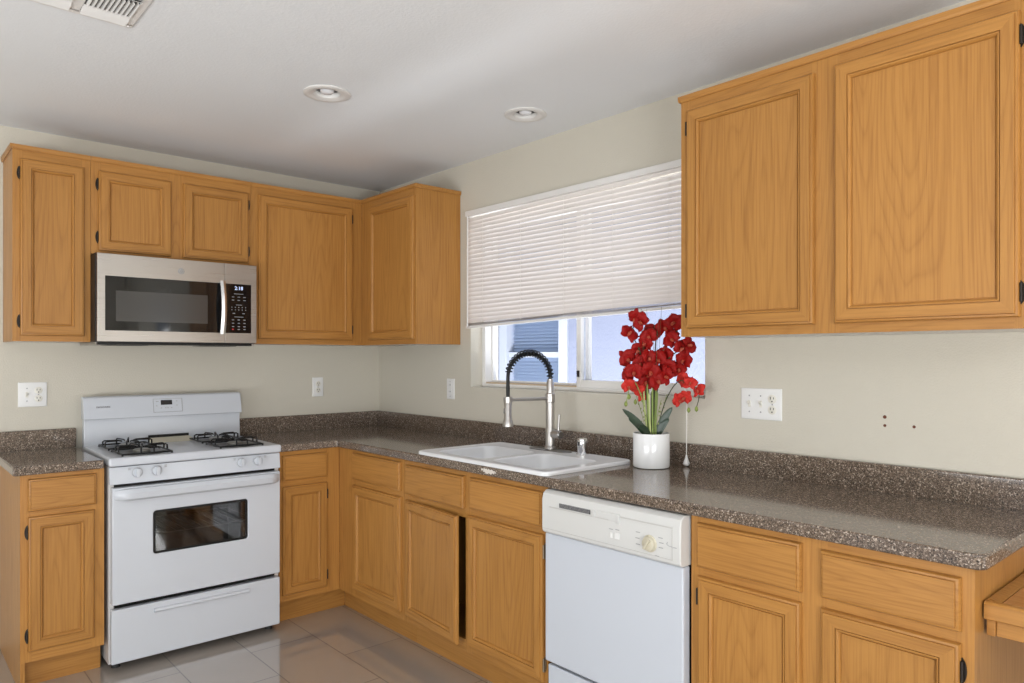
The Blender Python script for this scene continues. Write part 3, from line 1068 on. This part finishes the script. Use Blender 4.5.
# ------------------------------------------------------------------ desk at the right end
DK = thing('built_in_desk', 'low oak desk joined to the end of the base cabinets', 'desk', (-.557, -3.5515, 0), RB)
b = MB(); b.box(.030, .95, .022, .553, .750, .784)
b.build('desktop', 'wd', DK, .002)
b = MB()
prof = [(.0215, .747), (.0, .747), (-.003, .750), (-.003, .782), (.001, .787), (.010, .789), (.0215, .7865)]
b.loft([[(x, y, z) for y, z in prof] for x in (.002, .95)])
b.loft([[(.002 + y2, y, z) for y2, z in ((.0, .747), (.0275, .747), (.0275, .7850), (.010, .789), (0, .787))] for y in (.022, .553)])
b.build('edge_band', 'wh', DK)
b = MB(); b.box(.022, .95, .014, .030, .709, .7465); b.box(.004, .0218, .008, .050, .709, .7465)
b.build('apron', 'wh', DK, .002)
b = MB(); b.box(.93, .95, .035, .55, .0005, .7465)
b.build('side_panel', 'wv', DK)

# ------------------------------------------------------------------ venetian blind
BL = thing('venetian_blind', 'half-raised off-white mini blind hanging over the window', 'blind', (-.018, -1.698, 2.14))
hl = .750
b = MB(); b.box(-.016, .0165, -hl - .0, hl, -.026, .004)
b.build('headrail', 'vinyl', BL, .003)
NS = 25
ztop, pitch = -.037, .0230


def zrail(y):                       # bottom rail rises a little towards the right
    return 1.534 - 2.14 + .024 * (-y / hl) * .9


def slat(z_of, tilt, ph):
    b = MB()
    ny, nw = 22, 5
    grid = []
    for i in range(ny + 1):
        y = -hl + .004 + (2 * hl - .008) * i / ny
        row = []
        for j in range(nw + 1):
            u = -.0128 + .0256 * j / nw
            crown = .0022 * (1 - (u / .0128) ** 2)
            ca, sa = math.cos(tilt), math.sin(tilt)
            x = u * ca - crown * sa
            z = u * sa + crown * ca
            row.append(b.bm.verts.new((x, y, z_of(y) + z + .0009 * math.sin(y * 6 + ph))))
        grid.append(row)
    for i in range(ny):
        for j in range(nw):
            b.bm.faces.new((grid[i][j], grid[i + 1][j], grid[i + 1][j + 1], grid[i][j + 1]))
    return b.build('slat', 'slat', BL, fix=False)


for k in range(NS):
    def zf(y, k=k):
        z = ztop - pitch * k
        lim = zrail(y) + .032
        s = ztop - pitch * (NS - 1)
        if k > NS - 7:              # last slats follow the sloping bottom
            f = (k - (NS - 7)) / 6
            z = z + (lim - s) * f * 1.0
        if k < 2:
            z += .006 * (2 - k) * (-y / hl) * .5
        return z
    slat(zf, R(70 + random.uniform(-2, 2)), k * .7)
for k in range(5):                  # slats gathered on the bottom rail
    slat(lambda y, k=k: zrail(y) + .006 + .0030 * k + .0025 * math.sin(y * 3.2 + k * .5) * (k / 8), R(7 + 2 * (k % 3)), k)
b = MB()
b.loft([[(x, y, zrail(y) + z) for x, z in ((-.012, -.009), (.012, -.009), (.013, 0), (.011, .0035), (-.011, .0035), (-.013, 0))] for y in (-hl + .002, hl - .002)])
b.build('bottom_rail', 'vinyl', BL, .001)
for y in (-.60, -.30, .0, .30, .60):
    b = MB()
    for x in (-.0135, .0135):
        b.tube([(x, y, -.040), (x, y, zrail(y) + .004)], .0008, 5)
    b.build('ladder_cord', 'cord', BL)
b = MB(); b.tube([(-.024, .716, -.028), (-.025, .716, -.34), (-.025, .715, -.615)], .0038, 6); b.lathe([(.0055, -.628), (.006, -.618), (.004, -.60)], (-.025, .715, 0), 8)
b.build('tilt_wand', 'vinyl', BL)
b = MB(); b.tube([(-.022, -.690, -.036), (-.024, -.692, -.6), (-.022, -.690, -1.195)], .0011, 6); b.tube([(-.022, -.6955, -.036), (-.025, -.699, -.6), (-.022, -.6915, -1.19)], .0011, 6)
pc = b.build('pull_cord', 'cord', BL)
b = MB(); b.lathe([(.003, -1.183), (.005, -1.193), (.0115, -1.211), (.0140, -1.218), (.0100, -1.2245), (.003, -1.2275)], (-.022, -.6905, 0), 6)
b.build('tassel', 'plastic', pc)

# ------------------------------------------------------------------ outlets and switches (local x right, z up, y into wall)
def plate(name, label, cat, loc, rz, gangs, h=.116, wd=None, pt='plastic'):
    root = thing(name, label, cat, loc, rz)
    n = len(gangs)
    w = wd or (.070 + .046 * (n - 1))
    b = MB(); b.loft([[(-w / 2 + i, -y, -h / 2 + i), (w / 2 - i, -y, -h / 2 + i), (w / 2 - i, -y, h / 2 - i), (-w / 2 + i, -y, h / 2 - i)] for i, y in ((0, .0005), (0, .0035), (.003, .006), (.005, .0065))])
    b.build('cover_plate', pt, root)
    for k, gk in enumerate(gangs):
        x = (k - (n - 1) / 2) * .046
        if gk == 'O':
            for z in (-.0195, .0195):
                b = MB(); b.lathe([(.0165, -.006), (.0165, -.0085), (.0155, -.009)], (x, 0, z), 20, 0, 'y')
                oc = b.build('receptacle', 'offwhite', root)
                b = MB()
                b.box(x - .0075, x - .0050, -.0096, -.0088, z - .001, z + .0085); b.box(x + .0050, x + .0072, -.0096, -.0088, z, z + .0075)
                b.cyl((x, -.0096, z - .008), (x, -.0088, z - .008), .0026, seg=10)
                b.build('slot', 'black', oc)
        elif gk == 'T':
            b = MB(); b.box(x - .0055, x + .0055, -.0075, -.006, -.0125, .0125, 0)
            b.loft([[(x - .0045, -.006, -.006), (x + .0045, -.006, -.006), (x + .0045, -.006, .006), (x - .0045, -.006, .006)], [(x - .0035, -.019, .006), (x + .0035, -.019, .006), (x + .0035, -.018, .012), (x - .0035, -.018, .012)]])
            b.build('toggle', 'offwhite', root, .0008)
        elif gk == 'R':
            b = MB(); b.loft([[(x - .0165, y, z) for y, z in ((-.006, -.033), (-.0085, -.033), (-.0105, .0), (-.0085, .033), (-.006, .033))], [(x + .0165, y, z) for y, z in ((-.006, -.033), (-.0085, -.033), (-.0105, .0), (-.0085, .033), (-.006, .033))]])
            b.build('rocker', 'plastic', root)
        elif gk == 'D':                                      # decora receptacle
            b = MB(); b.box(x - .0165, x + .0165, -.0085, -.006, -.033, .033)
            oc = b.build('receptacle', 'plastic', root, .001)
            b = MB()
            for z in (-.019, .019):
                b.box(x - .007, x - .0045, -.0092, -.0084, z, z + .008); b.box(x + .0045, x + .007, -.0092, -.0084, z, z + .008)
            b.build('slot', 'dgrey', oc)
        for z in ((-.030, .030) if gk == 'T' else (-.042, .042) if gk in 'RD' else (0,)):
            b = MB(); b.lathe([(.003, -.0062), (.003, -.0072), (.0015, -.0076)], (x, 0, z), 10, 0, 'y'); b.build('screw', 'keyp', root)
    return root


plate('outlet_plate', 'white two-gang plate with switch and outlet, left of the range backguard', 'outlet', (-1.893, 0, 1.1685), 0, 'TO')
plate('outlet_plate', 'small white outlet plate on back wall right of the range', 'outlet', (-.432, 0, 1.164), 0, 'O')
plate('outlet_plate', 'small white outlet plate between the corner and the window', 'outlet', (0, -.777, 1.1655), RB, 'D')
plate('outlet_plate', 'wide white plate with two toggles and an outlet beneath right cabinet', 'outlet', (0, -2.690, 1.173), RB, 'TTO')
for (y, z, r_), lb in zip(((-3.124, 1.152, .0048), (-3.124, 1.124, .0040), (-3.212, 1.126, .0040)),
                          ('upper brown screw hole of the close pair in the beige wall', 'lower brown screw hole of the close pair in the beige wall', 'lone brown screw hole right of the pair in the wall')):
    b = MB(); b.lathe([(r_ * 1.25, -.0003), (r_ * 1.1, -.0012), (r_ * .7, -.0010), (r_ * .3, -.0006)], (0, y, z), 12, 0, 'x')
    o = b.build('screw_hole', 'hole')
    tag(o, lb, 'screw hole', 'screw holes in the right wall')

# ------------------------------------------------------------------ recessed lights
for (lx, ly), lb in zip(LAMPS, ('round recessed ceiling light farther from the window wall', 'round recessed ceiling light nearer the window blind')):
    L = thing('recessed_light', lb, 'ceiling light', (lx, ly, ZC), 0, 'recessed ceiling lights')
    b = MB(); b.lathe([(.094, -.0004), (.094, -.004), (.086, -.0075), (.070, -.0070), (.052, -.001), (.048, .012), (.0475, .016)], seg=44, cap0=False, cap1=False)
    b.build('trim_ring', 'vinyl', L)
    b = MB(); b.lathe([(.0485, .010), (.056, .03), (.055, .075), (.050, .098), (.02, .100)], seg=36, cap0=False, cap1=True)
    b.build('can', 'canin', L, fix=False)
    b = MB(); b.lathe([(.018, .095), (.020, .07), (.026, .045), (.029, .020), (.027, .006), (.018, -.001), (.008, -.003)], seg=28)
    b.build('bulb', 'bulb', L)

# ------------------------------------------------------------------ ceiling register
V = thing('ceiling_vent', 'white louvred air register in the ceiling corner of view', 'vent', (-1.833, -1.493, ZC))
b = MB()
X0, X1, Y0, Y1 = -.335, 0, -.275, 0
mods = [(-.150, -.022), (-.313, -.180)]
b.box(X0, X1, -.030, Y1, -.006, -.0005); b.box(X0, X1, Y0, Y0 + .022, -.006, -.0005)
b.box(-.022, X1, Y0 + .022, -.022, -.006, -.0005); b.box(X0, -.313, Y0 + .022, -.022, -.006, -.0005); b.box(-.180, -.150, Y0 + .022, -.022, -.006, -.0005)
b.build('vent_frame', 'vinyl', V, .0015)
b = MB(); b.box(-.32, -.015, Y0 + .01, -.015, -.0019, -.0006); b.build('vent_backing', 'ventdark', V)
for x0, x1 in mods:
    b = MB()
    for yc, dirn in ((-.040, 1), (-.056, 1), (-.072, 1), (-.215, -1), (-.231, -1), (-.247, -1)):
        b.loft([[(x, yc - .011, -.0035 - (0 if dirn > 0 else .010)), (x, yc + .011, -.0035 - (.010 if dirn > 0 else 0)), (x, yc + .011, -.0047 - (.010 if dirn > 0 else 0)), (x, yc - .011, -.0047 - (0 if dirn > 0 else .010))] for x in (x0, x1)])
    n = 10
    for k in range(n):
        xc = x0 + (x1 - x0) * (k + .5) / n
        b.loft([[(xc - .001, y, -.0025), (xc + .001, y, -.0025), (xc + .005, y, -.012), (xc + .003, y, -.012)] for y in (-.198, -.088)])
    b.build('louvres', 'vinyl', V)
b = MB(); b.lathe([(.004, -.006), (.004, -.0075), (.002, -.0085)], (-.010, -.012, 0), 10); b.build('screw', 'plastic', V)

# ------------------------------------------------------------------ orchid
OC = thing('potted_orchid', 'red orchid in a white cylinder pot on the countertop', 'plant', (-.150, -2.300, CZ))
b = MB()
b.lathe([(.064, .0005), (.070, .003), (.072, .010), (.072, .133), (.071, .136), (.067, .136), (.066, .130), (.066, .112)], seg=44, cap0=True, cap1=False)
b.build('pot', 'pot', OC)
b = MB(); b.lathe([(.0655, .112), (.0655, .120), (.045, .127), (.015, .129)], seg=24); b.build('soil', 'soil', OC)


def leaf(base, tip, width, sag, m='leaf', nm='leaf'):
    b = MB()
    base, tip = Vector(base), Vector(tip)
    d = tip - base
    sdv = d.cross(Vector((-.72, -.62, .45))).normalized()
    n = 12
    rings = []
    for k in range(n + 1):
        t = k / n
        c = base.lerp(tip, t) + Vector((0, 0, sag * math.sin(math.pi * t)))
        wv = width * (math.sin(math.pi * (.10 + .90 * t)) ** .55 if t < 1 else 0) + .0006
        nrm = sdv.cross(d).normalized()
        rings.append([c - sdv * wv + nrm * .004, c - nrm * .001, c + sdv * wv + nrm * .004, c + nrm * .0025])
    b.loft(rings)
    return b.build(nm, m, OC)


o0 = Vector((-.150, -2.300, CZ))
rel = lambda p: Vector(p) - o0
leaf((-.006, .006, .125), rel((-.235, -2.222, 1.140)), .0135, .006)
leaf((-.016, .012, .122), rel((-.215, -2.237, 1.103)), .014, .012)
leaf((.010, -.012, .125), rel((-.110, -2.372, 1.150)), .014, .008)
leaf((.018, -.018, .122), rel((-.118, -2.362, 1.105)), .012, .010)
leaf((-.022, -.010, .122), rel((-.235, -2.300, 1.075)), .013, .012)


def stem(pts, r0, r1, m, nm='stem'):
    P = [Vector(p) for p in pts]
    out = []
    n = 18
    for k in range(n + 1):                                   # Catmull-Rom through the points
        t = k / n * (len(P) - 1)
        i = min(int(t), len(P) - 2)
        u = t - i
        p0, p1, p2, p3 = P[max(i - 1, 0)], P[i], P[i + 1], P[min(i + 2, len(P) - 1)]
        out.append(.5 * ((2 * p1) + (p2 - p0) * u + (2 * p0 - 5 * p1 + 4 * p2 - p3) * u * u + (3 * p1 - p0 - 3 * p2 + p3) * u ** 3))
    b = MB(); b.tube(out, [r0 + (r1 - r0) * k / n for k in range(n + 1)], 6)
    return b.build(nm, m, OC)


rnd = random.Random(5)
for k in range(13):                                          # bundle of straight green stems
    a = k * 2.4
    r_ = .006 + .020 * (k / 13)
    top = (.0 + .030 * math.cos(a) + rnd.uniform(-.006, .006), (.026 * math.sin(a)) + .006, .315 + rnd.uniform(-.03, .04))
    stem([(r_ * math.cos(a) * .8, r_ * math.sin(a) * .8, .122), (top[0] * .8, top[1] * .8, .22), top], .0036, .0030, 'green' if k % 3 else 'pale')
FL_A = [(-.196, -2.26, 1.502), (-.207, -2.233, 1.443), (-.198, -2.286, 1.485), (-.172, -2.286, 1.403), (-.126, -2.285, 1.447)]
FL_B = [(-.201, -2.219, 1.339), (-.188, -2.313, 1.347), (-.224, -2.272, 1.288), (-.187, -2.322, 1.292), (-.195, -2.279, 1.322), (-.168, -2.341, 1.253), (-.172, -2.291, 1.248)]
FL_C = [(-.107, -2.329, 1.466), (-.099, -2.376, 1.485), (-.085, -2.349, 1.435)]
FL_D = [(-.098, -2.404, 1.382), (-.11, -2.336, 1.355), (-.12, -2.359, 1.308), (-.08, -2.405, 1.335), (-.09, -2.386, 1.296), (-.083, -2.426, 1.394), (-.129, -2.331, 1.288)]
FL_G = [(-.165, -2.300, 1.430), (-.175, -2.255, 1.375), (-.150, -2.330, 1.335), (-.135, -2.360, 1.270), (-.205, -2.240, 1.280), (-.115, -2.370, 1.415), (-.160, -2.300, 1.275)]
FL_E = [(-.245, -2.259, 1.233), (-.191, -2.266, 1.224), (-.175, -2.272, 1.199)]
FL_F = [(-.082, -2.401, 1.257), (-.088, -2.44, 1.246), (-.081, -2.474, 1.216), (-.088, -2.418, 1.19), (-.089, -2.386, 1.177)]
# flower spikes
for pts in ([(-.01, .004, .125), (-.020, .010, .30), (-.03, .03, .45), rel(FL_A[1]) + Vector((.02, 0, .0)), rel(FL_A[0]) + Vector((.015, 0, 0))],
            [(.006, .0, .125), (.010, -.006, .30), (.02, -.03, .44), rel(FL_C[1]) + Vector((.02, 0, -.03))],
            [(.010, -.006, .125), (.016, -.012, .28), (.03, -.05, .42), rel(FL_D[5]) + Vector((.02, .01, 0))],
            [(-.004, .0, .125), (.004, -.006, .33), (.008, -.016, .50), (.012, -.02, .545)]):
    stem(pts, .0034, .0022, 'darkstem', 'flower_spike')
stem([(-.008, .01, .125), (-.02, .018, .24), rel(FL_E[0]) + Vector((.02, -.01, .02)), rel((-.255, -2.257, 1.163))], .0026, .0015, 'green', 'flower_spike')
stem([(.014, -.01, .125), (.03, -.05, .27), (.055, -.10, .345), rel(FL_F[2]) + Vector((.012, .01, .0)), rel((-.088, -2.466, 1.146))], .0026, .0015, 'darkstem', 'flower_spike')
for k in range(7):                                           # thin wispy twigs
    x, y = rnd.uniform(-.03, .03), rnd.uniform(-.05, .03)
    stem([(x * .3, y * .3, .13), (x * .8, y * .8, .40), (x * 1.2, y * 1.2, rnd.uniform(.56, .64))], .0013, .0006, 'darkstem', 'twig')
for k in range(5):                                           # light sprigs with tiny leaves
    a = k * 1.3 + .4
    ex, ey = .055 * math.cos(a), .07 * math.sin(a)
    b = MB()
    base, tip = Vector((.02 * math.cos(a), .02 * math.sin(a), .125)), Vector((ex, ey, .26 + .02 * k % .05))
    b.tube([base, base.lerp(tip, .5) + Vector((0, 0, .01)), tip], .0011, 5)
    for j in range(6):
        c = base.lerp(tip, .35 + .11 * j)
        b.lathe([(.0005, -.004), (.003, 0), (.0005, .004)], tuple(c + Vector((rnd.uniform(-.006, .006), rnd.uniform(-.006, .006), 0))), 6)
    b.build('sprig', 'bud', OC)
for p in ((-.209, -2.235, 1.188), (-.181, -2.245, 1.167), (-.085, -2.43, 1.14), (-.086, -2.466, 1.146), (-.255, -2.257, 1.163)):
    b = MB(); b.lathe([(.001, -.011), (.006, -.006), (.0075, 0), (.005, .007), (.0012, .011)], tuple(rel(p)), 10)
    b.build('bud', 'bud', OC)


def blossom_mesh(petal, seed):
    """orchid bloom facing -y: two broad petals, three sepals, a small lip"""
    b = MB()
    q = random.Random(seed)

    def blade(ang, length, width, curl, back, mi=0):
        n, mcols = 8, 4
        ang += q.uniform(-.16, .16); length *= q.uniform(.88, 1.12); width *= q.uniform(.85, 1.12); curl += q.uniform(-.006, .010)
        tw = q.uniform(-.35, .35)
        rows = []
        for i in range(n + 1):
            t = i / n
            wv = width * (math.sin(math.pi * min(1, .20 + .80 * t)) ** .6) + .0008
            row = []
            for j in range(-mcols, mcols + 1):
                s_ = j / mcols
                l_ = -.001 + (length + .005) * t * (1 - .10 * abs(s_) * t)
                x, z = s_ * wv, l_
                y = back - curl * math.sin(math.pi * t * .8) + .009 * s_ * s_ * t + tw * x * t + .0016 * math.sin(9 * t + 4 * s_)
                X = x * math.cos(ang) + z * math.sin(ang)
                Z_ = -x * math.sin(ang) + z * math.cos(ang)
                row.append(b.bm.verts.new((X, y, Z_)))
            rows.append(row)
        for i in range(n):
            for j in range(2 * mcols):
                b.bm.faces.new((rows[i][j], rows[i][j + 1], rows[i + 1][j + 1], rows[i + 1][j])).material_index = mi
    blade(R(0), .031, .0120, .004, .003)
    blade(R(128), .030, .0115, .004, .003)
    blade(R(-128), .030, .0115, .004, .003)
    blade(R(68), .031, .0200, .007, .0)
    blade(R(-68), .031, .0200, .007, .0)
    b.lathe([(.0005, -.004), (.006, -.003), (.007, .001), (.001, .003)], (0, .001, 0), 12, 0, 'y')
    b.lathe([(.001, -.014), (.0036, -.012), (.0042, -.006), (.003, 0)], (0, 0, -.003), 10, 1, 'y')
    blade(R(180), .011, .005, .009, -.003, 1)
    me = bpy.data.meshes.new('blossom')
    b.bm.normal_update()
    b.bm.to_mesh(me)
    b.bm.free()
    me.materials.append(M[petal]); me.materials.append(M['lip'])
    me.polygons.foreach_set('use_smooth', [True] * len(me.polygons))
    return me


RED = [blossom_mesh('petal', k) for k in range(5)]
CORAL = [blossom_mesh('petal2', k) for k in range(10, 13)]
toward = math.atan2(-4.065 + 2.30, -2.461 + .15)             # blooms lean out over the room
for group, pool in ((FL_A, RED), (FL_B, RED), (FL_C, RED), (FL_D, RED), (FL_G, RED), (FL_E, CORAL), (FL_F, CORAL)):
    for p in group:
        o = bpy.data.objects.new('blossom', rnd.choice(pool))
        COL.objects.link(o)
        o.parent = OC
        o.location = rel(p)
        yaw = toward + R(90) + rnd.uniform(-.75, .75)
        o.rotation_euler = (rnd.uniform(-.55, .40), rnd.uniform(-1.2, 1.2), yaw)
        s_ = rnd.uniform(.95, 1.18) * (.9 if pool is CORAL else 1.10)
        o.scale = (s_,) * 3

# ------------------------------------------------------------------ outside: neighbouring house
NX = 1.9
NB = thing('neighbour_house', 'pale stucco house wall seen through the kitchen window', 'house', (NX, 0, -.3))
nz = .3
ny0, ny1, nz0, nz1 = .225, .895, .85 + nz, 2.35 + nz
b = MB()
b.box(0, .2, -5.0, ny0 - .10, 0, 3.6); b.box(0, .2, ny1 + .10, 5.0, 0, 3.6)
b.box(0, .2, ny0 - .10, ny1 + .10, 0, nz0 - .10); b.box(0, .2, ny0 - .10, ny1 + .10, nz1 + .10, 3.6)
b.build('stucco_wall', 'stucco', NB)
b = MB()
frame_yz(b, -.02, .10, ny0 - .10, ny1 + .10, nz0 - .10, nz1 + .10, .10, .10, .10, .10)
b.box(.01, .08, ny0, ny1, 1.342 + nz, 1.392 + nz)
nf = b.build('window_trim', 'trimwhite', NB, .004)
b = MB(); b.box(.045, .05, ny0, ny1, nz0, nz1); b.build('pane', 'glass', nf)
b = MB()
k = nz0 + .01
while k < nz1 - .02:
    b.loft([[(.065, y, k), (.085, y, k + .028), (.087, y, k + .028), (.067, y, k)] for y in (ny0, ny1)])
    k += .030
b.box(.12, .125, ny0 - .09, ny1 + .09, nz0 - .09, nz1 + .09)
b.build('window_shutter', 'outslat', nf)
b = MB(); b.box(-.35, .3, -5.0, 5.0, 3.6, 3.7)
b.build('eave', 'trimwhite', NB)
b = MB(); b.box(.2, NX, -5, 5, -.4, -.3)
struct(b.build('ground', 'ground'), 'pale gravel side yard')
